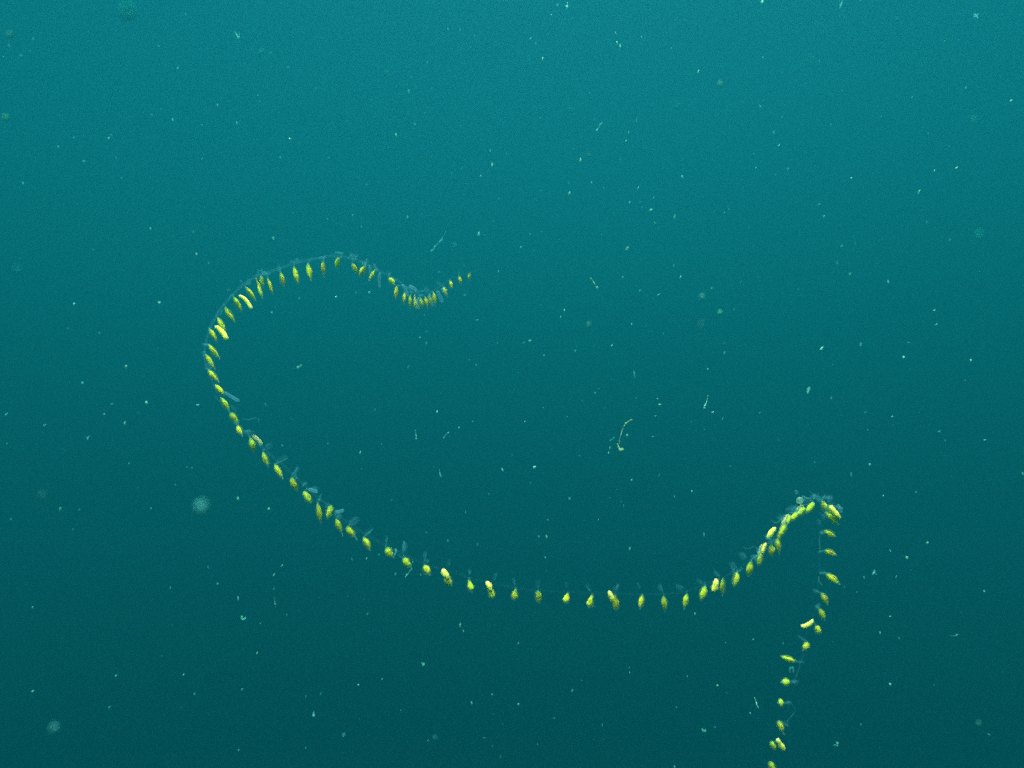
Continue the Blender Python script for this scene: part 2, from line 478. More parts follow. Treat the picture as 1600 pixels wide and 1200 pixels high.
def bract_bm(r_, seed):
    """A thin curved clear scale: a cupped leaf with an uneven hem and a point."""
    bm = bmesh.new()
    rnd = random.Random(seed)
    rows, seg = 8, 11
    lay = bm.verts.layers.float.new("along")
    grid = []
    for i in range(rows + 1):
        u = i / rows
        half = r_ * 0.72 * math.sin(math.pi * min(1, 0.08 + u * 0.92)) ** 0.7 * (1 + 0.25 * (rnd.random() - 0.5))
        line = []
        for k in range(seg):
            s = 2 * k / (seg - 1) - 1
            curl = r_ * 0.55 * s * s
            wave = r_ * 0.12 * noise.noise(Vector((s * 2 + seed, u * 3, 0)))
            v = bm.verts.new((half * s * 1.05, curl + wave - r_ * 0.2, (u - 0.5) * 2.3 * r_ + wave))
            v[lay] = max(0.0, 1 - s * s) * min(1.0, 4.5 * u * (1 - u) + 0.05) * (0.75 + 0.5 * noise.noise(Vector((s * 3, u * 3, seed * 1.7))))
            line.append(v)
        grid.append(line)
    for a, b in zip(grid, grid[1:]):
        for k in range(seg - 1):
            bm.faces.new((a[k], a[k + 1], b[k + 1], b[k]))
    bmesh.ops.solidify(bm, geom=bm.faces[:], thickness=r_ * 0.06)
    return bm


PALE_LABEL, MILKY_LABEL = "plump pale cream polyp", "milky half-clear polyp"
for n, (kind, x0, y0, x1, y1, wd, pf, op) in enumerate(POLYPS):
    d, sp = stem_near((x0 + x1) / 2, (y0 + y1) / 2)
    rnd = random.Random(500 + n)
    d += rnd.uniform(-0.006, 0.006)
    if kind == 'p':
        d -= 0.012
    if kind == 'm':
        d += 0.012
    dz = rnd.uniform(-0.007, 0.007)
    base, tip = at(x0, y0, d), at(x1, y1, d + dz)
    px = d / F_PX
    M, ln = frame_from(base, tip)
    mat = {'y': YELLOW, 'p': PALE, 'm': MILKY}[kind]
    po = link_mesh("polyp", body_bm(ln, wd * px * rnd.uniform(0.74, 0.92), PROFILES[pf], op.get('bend', rnd.uniform(-0.06, 0.06)), n * 3.7, lump=0.34), mat, root)
    po.matrix_local = M
    if kind == 'p':
        po["label"] = PALE_LABEL
    if kind == 'm':
        po["label"] = MILKY_LABEL
    if kind == 'y':
        # the ochre gut, a low ridge along one side
        ang = rnd.uniform(-1.2, 1.2)
        rad = wd * px * 0.5
        so_ = link_mesh("gut_streak", body_bm(ln * rnd.uniform(0.4, 0.6), rad * rnd.uniform(0.55, 0.85), prof_spindle, 0.02, n * 1.3, seg=7, rows=8), STREAK, po)
        so_.location = (math.sin(ang) * rad * 0.66, math.cos(ang) * rad * 0.66, ln * rnd.uniform(0.22, 0.32))
    if kind == 'y':
        # the clear sheath round the yellow body
        link_mesh("mantle", body_bm(ln * 1.08, wd * px * 1.2, PROFILES[pf], op.get('bend', 0.0), n * 4.3 + 9, seg=10, rows=10, lump=0.3), MANTLE, po).location = (0, 0, -0.02 * ln)
    tl = op.get('t', rnd.choice((0, 1.5, 2.5)) if kind == 'y' else 0)
    if tl:
        tb = body_bm(tl * px + ln * 0.22, wd * px * 0.62, lambda u: max(0.05, (1 - u) ** 0.6 * (0.75 + 0.25 * math.sin(u * 9))), rnd.uniform(-0.1, 0.1), n * 2.1, seg=8, rows=6)
        to = link_mesh("clear_tip", tb, TIP, po)
        to.location = (0, 0, ln * 0.8)
    if kind == 'y':
        # the clear stalk from the stem to the polyp
        mid = (sp + base) * 0.5 + noise.noise_vector(base * 90) * 0.002
        if (sp - base).length > 0.003:
            pts = catmull([sp, mid, base + (tip - base) * 0.08], 4)
            inv = M.inverted()
            bm = bmesh.new()
            add_tube(bm, [inv @ (p - ORIGIN) for p in pts], lambda u: wd * px * (0.1 + 0.14 * u * u), 6)
            link_mesh("stalk", bm, STALK, po)
    if 'b' in op:
        bx, by, br = op['b']
        c = at(bx, by, d + rnd.uniform(-0.004, 0.01))
        bo = link_mesh("bract", bract_bm(br * px, n), BRACT, root)
        zdir = (base - c).normalized() if (base - c).length > 1e-5 else CAM_Y
        zdir = (zdir + CAM_Z * rnd.uniform(-0.5, 0.5)).normalized()
        q = zdir.to_track_quat('Z', 'Y') @ Matrix.Rotation(rnd.uniform(0, 6.28), 3, 'Z').to_quaternion()
        bo.rotation_mode = 'QUATERNION'
        bo.rotation_quaternion = q
        bo.location = c - ORIGIN

# more clear scales crowding the stem, mostly round the arch and the crest
for n in range(84):
    rnd = random.Random(3000 + n)
    k = rnd.choice(list(range(2, 34)) * 2 + list(range(34, 62)) + list(range(60, 72)) * 9 + list(range(72, 82)))
    x, y, d = STEM_PTS[k]
    br = rnd.uniform(3.5, 7.5)
    c = at(x + rnd.uniform(-7, 7), y + rnd.uniform(-8, 5), d + rnd.uniform(-0.01, 0.012))
    bo = link_mesh("bract", bract_bm(br * d / F_PX, 900 + n), BRACT, root)
    bo.rotation_euler = (rnd.uniform(0, 6), rnd.uniform(0, 6), rnd.uniform(0, 6))
    bo.location = c - ORIGIN

# long clear tubes without yellow
for n, (x0, y0, x1, y1, wd) in enumerate([(577, 414, 579, 431, 4.6), (594, 425, 593, 449, 5.2), (628, 444, 638, 463, 5), (683, 454, 692, 472, 6), (639, 446, 652, 455, 5),
                                          (350, 612, 375, 627, 5), (1309, 788, 1315, 801, 5), (655, 464, 654, 483, 5), (690, 450, 699, 464, 5), (671, 459, 677, 478, 5),
                                          (481, 764, 497, 769, 5), (524, 800, 538, 797, 5), (583, 412, 590, 424, 3)]):
    d, sp = stem_near(x0, y0)
    M, ln = frame_from(at(x0, y0, d - 0.008), at(x1, y1, d - 0.004))
    o = link_mesh("clear_tube", body_bm(ln, wd * d / F_PX, prof_caps, 0.03 * (-1) ** n, n * 5.1, lump=0.25), TUBE, root)
    o.matrix_local = M

# the round milky bell at the crest and the small two-lobed one on the hanging end
for n, (x, y, r_) in enumerate([(1249, 782, 5.2), (1244, 769, 3)]):
    d, sp = stem_near(x, y)
    M, ln = frame_from(at(x, y + r_, d), at(x + 1, y - r_, d))
    o = link_mesh("bell", body_bm(ln, 2 * r_ * d / F_PX, prof_oval, 0.0, 60 + n, lump=0.2), TIP if n == 0 else STALK, root)
    o.matrix_local = M
d, sp = stem_near(1237, 1046)
bm = bmesh.new()
for s in (-1, 1):
    add_tube(bm, [at(1237 + s * 0.5, 1042.5, d) - ORIGIN, at(1237 + s * 2.6, 1045, d) - ORIGIN, at(1237 + s * 3, 1048, d) - ORIGIN, at(1237 + s * 2.2, 1051, d) - ORIGIN],
             lambda u: 0.0024 * (1 - 0.55 * u), 8)
link_mesh("bell", bm, FLAKE_MATS[1], root)["label"] = "small pale bell with two lobes"

# fine trailing tentacles
for pts, r_ in [([(1279, 901), (1279, 906), (1281, 910), (1285, 914)], 1.0), ([(1116, 889), (1119, 895), (1123, 900), (1124, 905)], 0.8), ([(1160, 854), (1168, 857), (1178, 854), (1183, 858)], 0.5),
                ([(1265, 767), (1272, 774), (1278, 776), (1284, 779)], 0.8), ([(1253, 774), (1258, 778), (1268, 778), (1276, 779)], 0.7),
                ([(1205, 812), (1212, 817), (1220, 812), (1226, 806)], 0.8), ([(1256, 1013), (1257, 1020), (1255, 1027), (1251, 1033)], 0.9), ([(1250, 1035), (1248, 1046), (1243, 1058), (1241, 1065)], 0.9),
                ([(1238, 1101), (1242, 1108), (1240, 1115), (1228, 1128)], 0.8), ([(378, 654), (388, 656), (397, 653), (401, 653)], 0.5), ([(1281, 838), (1280, 846), (1281, 853), (1281, 860)], 1.1),
                ([(616, 868), (618, 864), (619, 859), (618, 857)], 1.4), ([(631, 846), (632, 849), (632, 853), (631, 858)], 1.2)]:
    d, sp = stem_near(*pts[0])
    p3 = catmull([at(x, y, d + 0.004 * k) for k, (x, y) in enumerate(pts)], 4)
    bm = bmesh.new()
    add_tube(bm, [p - ORIGIN for p in p3], lambda u: r_ * d / F_PX * (0.6 + 0.5 * math.sin(u * 3.1)), 6)
    link_mesh("tentacle", bm, TUBE if r_ > 0.95 else STALK, root)

# ------------------------------------------------------------------ drifting marine snow
# photograph position, length, width (pixels there), brightness, and lean of the long axis from upright in degrees (clockwise)
SPECKS = """201,22,2.5,2,.9,0;290,22,4,2.5,.7,0;52,61,3,3,.4,0;14,71,4,3,.4,0;47,79,5,2,.35,90;33,87,3,3,.45,0;5,89,3.5,3,.6,0;248,72,4,3,.6,-30;278,106,3.5,2.5,.55,60;
340,164,3.5,3,.7,0;237,179,4,2,.5,-60;252,170,4,2,.4,20;270,187,3.5,3,.6,-20;316,196,3.5,3,.4,0;370,192,5,3.5,.6,-10;115,215,3.5,3,.55,-20;170,216,4,3,.85,30;174,211,4,2,.45,-30;91,229,3,2.5,.55,0;
131,252,5,2.5,.5,90;182,247,5,4,.35,0;316,248,4,2,.5,30;190,278,3.5,3,.5,0;36,286,4.5,3,.7,-35;584,20,4,1.5,.5,0;423,82,4,3,.3,0;
700,45,5,1.5,.5,-10;719,47,5,1.8,.7,-10;742,55,3,2.5,.5,0;735,74,3,1.5,.5,80;450,105,3,3,.5,0;494,138,3,2,.5,0;403,149,3,3,.55,0;406,159,3,2.5,.6,0;668,97,4,2,.6,10;643,120,3,2,.55,20;
639,142,5,2.5,.7,-10;674,138,4,2,.4,20;664,177,3,2.5,.7,20;648,194,3,2.5,.6,0;646,202,4,1.5,.4,20;720,197,4,2,.5,20;453,217,4,3.5,.85,0;619,211,5,3.5,.85,0;607,230,3,2,.4,30;438,246,3,3,.75,0;
514,247,3,3,.5,0;766,235,5,2,.7,5;769,257,7.5,2.5,.95,0;721,263,2.5,2,.5,0;706,271,4,1.5,.6,15;751,275,4,2,.8,25;573,288,3,2.5,.45,0;728,287,4,1.5,.45,40;791,240,3,2,.5,30;542,189,4,1.5,.5,20;
871,8,4,4,.7,0;861,24,4.5,2.3,.8,20;829,60,5,2,.7,25;837,68,3.5,2,.6,0;848,92,5,3,.85,0;962,52,6,2,.8,-15;964,67,6,3.5,.9,-10;969,72,6,2.6,.9,5;1002,57,3,2.5,.4,0;1049,75,4,2,.5,-30;
1091,112,6,2,.75,20;1192,90,4,3,.55,0;1188,166,3,3,.7,10;921,145,3,2.5,.35,0;844,184,3.5,1.5,.5,0;938,194,5,2,.5,40;933,203,4,2.5,.75,30;995,187,8,2,.65,10;982,207,4,3,.5,0;
978,220,4,2.5,.8,40;907,250,7.5,3,.95,0;896,232,3,2,.5,0;969,249,3,2.5,.45,20;1066,276,6,3,.7,-30;1181,262,3.5,2.2,.7,0;1178,240,3,2,.4,0;924,285,3,2.5,.7,0;889,286,3.5,2,.5,30;943,294,3,2,.6,0;
997,294,4.5,2.5,.8,20;845,298,3,2,.5,0;1345,0,4,3,.8,0;1476,64,3.5,3,.7,30;1509,137,4.5,2,.65,40;1580,157,5.5,2.5,.8,40;1316,141,4,3,.35,0;1425,152,3.5,1.6,.65,10;1377,182,4,3,.7,15;
1222,183,3,2,.5,60;1298,194,3.5,2,.65,20;1280,94,3,2,.4,0;1450,208,3.5,2,.5,30;1483,228,3.5,2,.45,-30;1209,207,5,3,.4,0;1217,227,4.5,1.8,.75,30;1231,264,4,2,.65,10;1212,273,3,2,.4,0;1330,278,3,2.5,.8,0;
1460,267,5,2.2,.75,15;1495,262,6,2.2,.9,60;1436,300,7,3,.8,20;235,357,3.5,3,.6,0;302,362,5,2.5,.5,0;307,397,3,3,.8,0;326,411,4,2,.45,-40;146,390,3,2,.5,0;32,403,4,1.5,.45,80;116,475,4,3.5,.8,0;
249,473,5,4,.95,0;106,513,4,3,.5,-30;155,520,3,2.3,.55,0;197,573,6,3.8,.85,10;129,598,4.5,3.5,.6,-30;458,333,3,1.6,.45,0;512,342,3.5,1.6,.55,10;551,336,4,1.6,.55,20;637,339,4,2.8,.6,10;
565,354,3.5,3,.6,-20;427,372,4.5,4,.6,0;780,310,3,2,.65,10;771,346,3.5,3,.6,0;748,365,7,4,.55,0;758,367,4,2,.4,-20;686,425,4.5,2.6,.45,10;725,415,3.5,2,.5,0;779,424,4,3,.45,0;525,464,3.5,3.2,1,0;
556,457,4,3,.4,20;577,457,4.5,4,.65,20;468,466,6,2,.5,40;425,488,3.5,3,.6,0;430,480,4,1.5,.3,50;746,500,3,2,.6,60;726,461,4.5,2.5,.5,60;656,527,3,2,.75,0;667,518,2.5,2,.45,0;666,536,4,2,.65,25;
663,492,3.5,1.6,.5,0;744,570,2.6,2.2,.7,0;733,562,2.5,2,.4,0;466,574,6,3,.8,45;470,571,4,3,.55,0;638,573,6,1.6,.45,45;777,536,2.6,2,.45,0;984,316,4.5,2.2,.55,10;1000,315,3.5,1.6,.5,0;1003,323,4,1.6,.55,40;
890,302,5.5,3,.85,5;1017,328,5,3,.8,60;1021,309,3.5,2,.55,40;1054,338,6,3,.65,0;1023,348,5,2,.45,-40;1132,332,4,2.5,.35,0;1139,327,4,2.5,.35,0;846,328,4,1.5,.45,20;846,361,3.5,1.5,.45,0;828,366,3,2.2,.65,0;
814,386,2.6,2.6,.6,0;834,391,3.5,3.5,.3,0;940,366,3.5,2,.4,30;980,388,6,3,.95,40;1053,415,5,1.6,.6,5;1063,433,5.5,2.5,.9,25;973,433,3.5,3.5,.5,0;928,442,3,2.2,.65,-20;923,435,3.5,1.6,.6,-20;
1000,454,3.5,2.2,.65,30;1029,460,4,1.6,.6,60;1112,450,3.5,2,.6,10;845,476,3,1.6,.45,0;882,485,4.5,3,.95,10;876,495,3.5,2,.7,0;987,506,4,2,.6,10;1014,517,3.5,1.6,.5,10;1018,516,3,1.5,.45,0;1037,521,3.5,1.6,.5,0;
819,535,4,1.8,.65,65;828,532,4.5,2.2,.8,60;901,541,3,1.6,.5,0;899,548,3,2.2,.7,0;850,555,3,2,.6,60;956,540,4,2.6,.9,30;1132,536,3,2,.5,90;1132,551,5,2.6,.6,25;991,585,10,3.5,.6,-8;1106,577,3,2.3,.8,0;
810,582,3,1.6,.5,60;1184,432,3.5,1.6,.5,0;1158,440,5,1.6,.35,0;1147,484,4.5,3,.3,0;1170,355,5,1.6,.35,45;1287,338,4,3,.8,50;1280,319,6,2,.4,60;1448,347,3.2,2.2,.6,-40;1484,375,4,2,.65,50;1315,384,4.5,2.2,.45,60;
1336,380,4,2,.5,-30;1308,410,4.5,4,.25,0;1328,428,3.5,3,.7,0;1388,440,6,2.2,.65,0;1247,452,2.8,2,.5,0;1460,485,4.5,2,.75,60;1463,507,6,2.8,.6,65;1284,544,9,3,.97,38;1345,538,6,3.5,.4,20;1412,558,5,3,.75,35;
1420,535,5,1.8,.5,85;1517,563,4,2.8,.75,20;1301,570,5,1.6,.4,20;1422,577,4,1.6,.4,0;1508,594,4,2,.45,60;10,647,8,2.6,.6,55;70,664,6,3,.5,60;175,631,5,2,.45,70;163,647,3.2,3,.7,0;229,629,5,4,.85,0;217,645,3.5,1.6,.4,0;
195,661,6,2.6,.75,15;309,633,5,2.2,.75,85;11,693,3,2,.6,40;292,730,3,3,.55,0;300,731,2.8,2.4,.65,0;372,779,6,3.5,.95,10;94,795,6,3.5,.65,20;124,796,4,2.5,.4,60;236,794,3.2,2.6,.85,0;17,811,3.2,2.4,.5,0;
202,724,3.2,3,.35,0;274,757,3.2,2.2,.45,0;114,827,4,2,.3,20;325,886,4,2.4,.4,0;415,632,5,1.7,.55,-20;404,656,5,2.2,.5,10;586,640,4.5,2.5,.4,0;683,643,5,2.2,.8,10;717,668,3.4,2.6,.65,0;739,658,2.8,2.2,.5,0;
563,707,5,2.2,.85,10;596,694,3.5,2,.5,20;512,693,2.6,2,.6,0;441,696,3.4,2.6,.45,-20;678,730,3.5,1.6,.6,-20;565,732,4,1.6,.35,0;785,734,6.5,3,.8,-28;727,800,3.4,2.8,.65,-10;764,772,3.2,2.2,.45,50;612,781,2.5,2,.4,0;
420,795,4.5,2.6,.85,40;441,884,5.5,4,.8,20;428,898,5,2,.6,30;666,832,2.6,2.2,.6,0;700,845,4,2.2,.65,0;746,850,5.5,2.2,.45,5;550,874,3.4,2,.6,0;573,873,4.5,2.6,.8,30;592,867,3.2,3,.6,0;618,897,4.5,2.2,.6,20;
657,898,3.4,3,.65,0;645,878,3.5,2.2,.6,0;930,614,2.8,2.4,.65,0;910,626,2.6,1.8,.45,0;849,637,2.8,2.2,.55,0;886,651,2.8,2.2,.7,0;820,659,2.8,2.2,.7,0;994,622,2.6,2.2,.55,0;1027,623,3.4,2,.65,80;1031,632,4.5,2.2,.75,75;
1024,650,3.2,3.2,.75,0;1114,644,5,2.2,.8,55;1129,654,4,2.2,.7,20;1187,645,3.2,2,.6,60;1080,659,3.4,1.6,.5,30;1100,671,4,1.4,.4,85;1020,682,3.5,2.2,.6,80;980,680,3.6,2.6,.8,10;953,700,6,1.8,.75,10;951,707,4,2,.6,10;
906,712,3.4,1.8,.5,0;835,730,5.2,4.2,.97,70;829,755,2.4,1.8,.5,0;987,750,2.8,2.2,.8,0;1030,742,5.5,2.8,.5,20;1081,768,3.8,2.2,.8,15;1054,776,3.6,2.2,.65,0;890,779,4,3.6,.97,0;953,778,2.8,1.8,.65,0;971,784,2.8,1.8,.65,-20;
974,790,3.6,1.6,.7,-20;935,812,2.8,2.2,.8,0;856,812,2.8,2.2,.6,0;1141,728,2.8,1.8,.65,20;842,838,3.6,1.8,.6,0;854,839,7,2.6,.85,-15;1100,835,7,2.6,.55,-5;984,857,4.5,3,.65,30;852,871,2.8,2.2,.6,0;1299,622,2.8,2.2,.65,0;
1352,644,5,2.2,.35,70;1394,651,4,1.8,.75,50;1356,672,3.4,2.8,.55,0;1468,674,3.6,2,.7,60;1477,688,3.4,2.6,.6,0;1539,687,4.5,2.2,.65,70;1359,726,4.5,3,.9,5;1330,741,6.5,4.5,.5,0;1380,775,3.4,3.2,.8,0;1431,769,3.6,2,.55,30;
1598,740,5,2.6,.65,0;1449,848,3,3,.8,0;1391,860,5,2.6,.5,-30;1417,871,5.5,3.6,.8,0;1273,722,4,2.4,.3,0;266,919,4.5,2.6,.65,10;340,912,3.2,2.6,.7,50;372,935,6,3.5,.7,0;51,949,3.6,3,.8,0;269,977,5,1.2,.45,15;
181,1056,4.5,2.6,.65,60;51,1080,7,3,.6,60;253,1025,3.6,1.8,.45,80;287,1054,5,1.9,.85,38;304,1084,4.5,2.2,.5,30;378,1077,5,2.2,.65,40;171,1105,6,2.6,.4,50;373,1172,4,3,.8,50;428,920,4.5,2.2,.45,60;407,974,3.6,2.6,.65,50;
448,961,3.4,2.2,.4,0;402,1020,3.2,3,.75,0;574,959,6,1.4,.5,30;543,932,4.5,1.5,.5,15;719,977,7,2.8,.75,0;724,986,4.5,1.9,.75,-10;597,1061,3.4,3,.85,20;560,1070,2.8,2.2,.75,20;478,1088,4,1.7,.65,30;501,1084,5,1.6,.5,30;
478,1168,3.6,2,.45,40;737,1098,5,2.4,.7,-20;769,1085,3.4,2.6,.65,40;626,1110,2.6,2,.45,0;669,1157,3.6,2.8,.55,0;757,1153,3.4,2.2,.45,60;769,1166,6,1.6,.5,0;782,1182,7,3,.35,0;1086,959,4.5,2.2,.8,0;1134,1004,2.8,2.6,.65,0;
1177,999,3.4,2.4,.65,60;810,1005,3.4,2.6,.65,40;984,1051,3,2.6,.75,0;983,1043,5,2.2,.3,0;1074,1057,3.4,2.6,.8,-30;1121,1071,4.5,3.2,.75,-40;909,1063,3.6,1.6,.5,-30;894,1079,4,2.2,.55,20;810,1100,3.6,2.6,.65,50;
1057,1105,2.8,2.2,.55,0;1172,1114,3.4,2.6,.55,0;941,1133,4.5,1.7,.6,0;1117,1136,3.6,2.2,.4,0;866,1122,2.8,2.2,.45,0;840,1163,2.6,2.2,.4,0;1054,1198,4,2.2,.65,0;1350,902,3.4,2.2,.65,0;1400,901,3.4,2.2,.6,20;
1319,917,2.4,2,.65,0;1339,925,2.8,2.2,.6,0;1538,924,3.4,2.2,.75,-60;1391,963,3.4,2.2,.55,80;1375,989,4,2.2,.75,0;1405,997,4,2.4,.7,-30;1224,1005,3.6,2,.5,-10;1391,1069,4,3,.85,-30;1345,1132,3.6,1.7,.6,-10;1545,1147,6,1.6,.5,-50"""
specks = [tuple(float(v) for v in s.split(",")) for s in SPECKS.replace("\n", "").split(";") if s.strip()]

# shapes: lumpy grains, ragged flakes, comet drops with a tail, clots of several grains
def grain_me(seed, kind):
    rnd = random.Random(seed)
    bm = bmesh.new()
    if kind == 'clot':
        for k in range(5):
            c = Vector((rnd.uniform(-.55, .55), rnd.uniform(-.5, .5), rnd.uniform(-.6, .6)))
            bmesh.ops.create_icosphere(bm, subdivisions=1, radius=rnd.uniform(.28, .5), matrix=Matrix.Translation(c))
        for v in bm.verts:
            v.co += noise.noise_vector(v.co * 2.1 + Vector((seed, 0, 0))) * 0.22
    else:
        bmesh.ops.create_icosphere(bm, subdivisions=2, radius=1.0)
        for v in bm.verts:
            q = v.co.copy()
            v.co *= 1 + (0.6 if kind == 'flake' else 0.35) * noise.noise(q * 1.3 + Vector((seed * 3.1, 0, 0))) + 0.15 * noise.noise(q * 3.4 + Vector((0, seed, 0)))
            if kind == 'comet':
                if v.co.z > 0:
                    v.co.x *= max(0.08, 1 - v.co.z * 0.95)
                    v.co.y *= max(0.08, 1 - v.co.z * 0.95)
                    v.co.z *= 1.25
                v.co.x += 0.12 * v.co.z
            if kind == 'flake':
                v.co.y *= 0.6
    me = D.meshes.new("flake_" + kind)
    bm.to_mesh(me)
    bm.free()
    for p in me.polygons:
        p.use_smooth = True
    me.materials.append(FLAKE_MATS[3])
    return me


GRAINS = [grain_me(s, 'grain') for s in range(5)]
FLAKES = [grain_me(20 + s, 'flake') for s in range(5)]
COMETS = [grain_me(40 + s, 'comet') for s in range(3)]
CLOTS = [grain_me(60 + s, 'clot') for s in range(4)]

ONES = "zero one two three four five six seven eight nine ten eleven twelve thirteen fourteen fifteen sixteen seventeen eighteen nineteen".split()
TENS = "x x twenty thirty forty fifty sixty seventy eighty ninety".split()


def word(n):
    n = int(round(n))
    return ONES[n] if n < 20 else TENS[n // 10] + ("-" + ONES[n % 10] if n % 10 else "") if n < 100 else "hundred"


STRETCHES = [(9, "beside the far clustered polyps"), (20, "near the chain's arched top"), (31, "near the chain's outer bend"), (46, "beside the slanting polyps"),
             (56, "near the chain's lowest sag"), (66, "beside the climbing polyps"), (73, "close to the pale crest"), (99, "beside the hanging tail")]


def where(x, y):
    j = min(range(len(STEM_PTS)), key=lambda k: (STEM_PTS[k][0] - x) ** 2 + (STEM_PTS[k][1] - y) ** 2)
    dist = math.hypot(STEM_PTS[j][0] - x, STEM_PTS[j][1] - y)
    if dist < 45:
        return next(s for k, s in STRETCHES if j <= k)
    if y < 395:
        return "high above the chain"
    inside = 320 < x < 1285 and y < (y_chain(x) or 0)
    if inside:
        return "within the open loop"
    return "beneath the chain" if 400 < x < 1210 else "outside the loop" if x <= 400 else "beyond the hanging tail"


def y_chain(x):
    ys = [q[1] for q in STEM_PTS[30:68] if abs(q[0] - x) < 25]
    return max(ys) if ys else None


def look(L, W, b, lean):
    size = "tiny" if L * W < 7 else "small" if L * W < 13 else "larger"
    glow = "faint" if b < 0.5 else "pale" if b < 0.75 else "bright"
    if L / W < 1.35:
        shape = "roundish"
    else:
        a = (lean + 90) % 180 - 90
        shape = "upright" if abs(a) < 18 else "level" if abs(a) > 70 else "slanting"
    return size, glow, shape


def tag(o, label, cat, group=None):
    o["label"] = label
    o["category"] = cat
    if group:
        o["group"] = group


def put_flake(x, y, d, L, W, b, lean, me, mat, name="drifting_flake"):
    px = d / F_PX
    o = D.objects.new(name, me)
    o.location = at(x, y, d)
    rnd = random.Random(int(x * 7 + y * 13))
    a = R(lean)
    z = (CAM_X * math.sin(a) + CAM_Y * math.cos(a) + CAM_Z * rnd.uniform(-0.35, 0.35)).normalized()
    q = z.to_track_quat('Z', 'Y') @ Matrix.Rotation(rnd.uniform(0, 6.28), 3, 'Z').to_quaternion()
    o.rotation_mode = 'QUATERNION'
    o.rotation_quaternion = q
    o.scale = (W * 0.5 * px, W * 0.5 * px, L * 0.5 * px)
    COL.objects.link(o)
    o.material_slots[0].link = 'OBJECT'
    o.material_slots[0].material = mat
    return o


specks.sort(key=lambda s: -s[2] * s[3] * s[4])
for i, (x, y, L, W, b, lean) in enumerate(specks[:285]):
    rnd = random.Random(9000 + i)
    d = rnd.uniform(1.25, 2.3)
    ratio = L / W
    me = rnd.choice(COMETS if ratio > 2.1 and rnd.random() < 0.6 else FLAKES if ratio > 1.4 else CLOTS + GRAINS)
    mat = FLAKE_MATS[0 if b < 0.38 else 1 if b < 0.55 else 2 if b < 0.72 else 3]
    grow = 0.93
    o = put_flake(x, y, d, L * grow, W * grow, b, lean, me, mat)
    s, g, h = look(L, W, b, lean)
    tag(o, f"{s} {g} {h} flake {where(x, y)}, {word(x / 16)} percent across, {word(y / 12)} percent down", "marine snow", "pale flakes of marine snow adrift in the water")

# close, out-of-focus flakes that spread into soft blots
for x, y, d, L, W, b, kind, label in [
        (315, 792, 0.43, 17, 16, 3, 'clot', "soft round blot of an out-of-focus flake below the slanting polyps"),
        (85, 1138, 0.52, 14, 11, 1, 'clot', "soft blurred flake low in the dark water, far below the chain's outer bend"),
        (16, 54, 0.75, 8, 6, 2, 'clot', "fuzzy pale flake high beside three fainter specks at the picture's edge"),
        (9, 184, 0.7, 8, 6, 4, 'clot', "fuzzy greenish flake at the edge of the upper water"),
        (199, 17, 0.35, 17, 15, 1, 'clot', "faint wide blot around a pinpoint speck near the top edge"),
        (408, 82, 0.85, 13, 4, 1, 'flake', "faint streaky flake leaning just below the forked bright one"),
        (602, 114, 0.9, 7, 4, 0, 'flake', "very faint upright smudge in the upper water"),
        (1125, 131, 0.8, 9, 5, 4, 'clot', "blurred greenish upright flake in the upper water"),
        (1059, 165, 0.7, 6, 5, 1, 'clot', "faint blurred blot below the blurred greenish flake"),
        (1522, 187, 0.6, 8, 5, 1, 'clot', "faint blurred smear in the upper water, far beyond the tail"),
        (1097, 464, 0.75, 9, 6, 2, 'clot', "grey blurred round blot within the upper open water of the loop"),
        (1125, 488, 0.85, 6, 5, 4, 'clot', "blurred greenish dot beside the grey blurred blot"),
        (1095, 508, 0.6, 11, 5, 0, 'flake', "very faint tall blur under the grey blurred blot"),
        (920, 507, 0.8, 8, 4, 2, 'clot', "blurred upright greyish flake near the middle of the water"),
        (891, 172, 0.8, 4, 4, 1, 'clot', "faint blurred dot high above the loop"),
        (920, 242, 0.9, 4, 4, 2, 'clot', "soft dot just over a bright upright flake"),
        (1530, 365, 0.55, 9, 5, 0, 'clot', "pair of merged faint blurs well beyond the crest"),
        (27, 421, 0.55, 8, 6, 0, 'clot', "barely visible round blur at the dim edge water"),
        (66, 774, 0.55, 8, 7, 0, 'clot', "barely visible blur above a small bright leaning flake"),
        (1529, 1130, 0.8, 6, 5, 1, 'clot', "blurred teal dot in the dark lower corner water"),
        (1402, 32, 0.8, 5, 3, 0, 'clot', "faint blurred speck near the top edge"),
        (710, 383, 0.8, 5, 4, 0, 'clot', "faint blurred speck beside the knotted thread"),
        (680, 1152, 0.8, 5, 4, 0, 'clot', "faint teal blur beside a small pale speck near the bottom"),
        (1266, 94, 0.5, 6, 5, 0, 'clot', "barely visible blur in the bright upper water")]:
    me = random.Random(int(x + y)).choice(GRAINS if kind == 'clot' else FLAKES)
    o = put_flake(x, y, d, L, W, 1, 12, me, BLUR_GREEN if b == 4 else BLUR if b >= 2 else BLUR_HIGH if y < 450 else BLUR_DIM, "blurred_flake")
    tag(o, label, "marine snow", "out-of-focus flakes close to the lens")


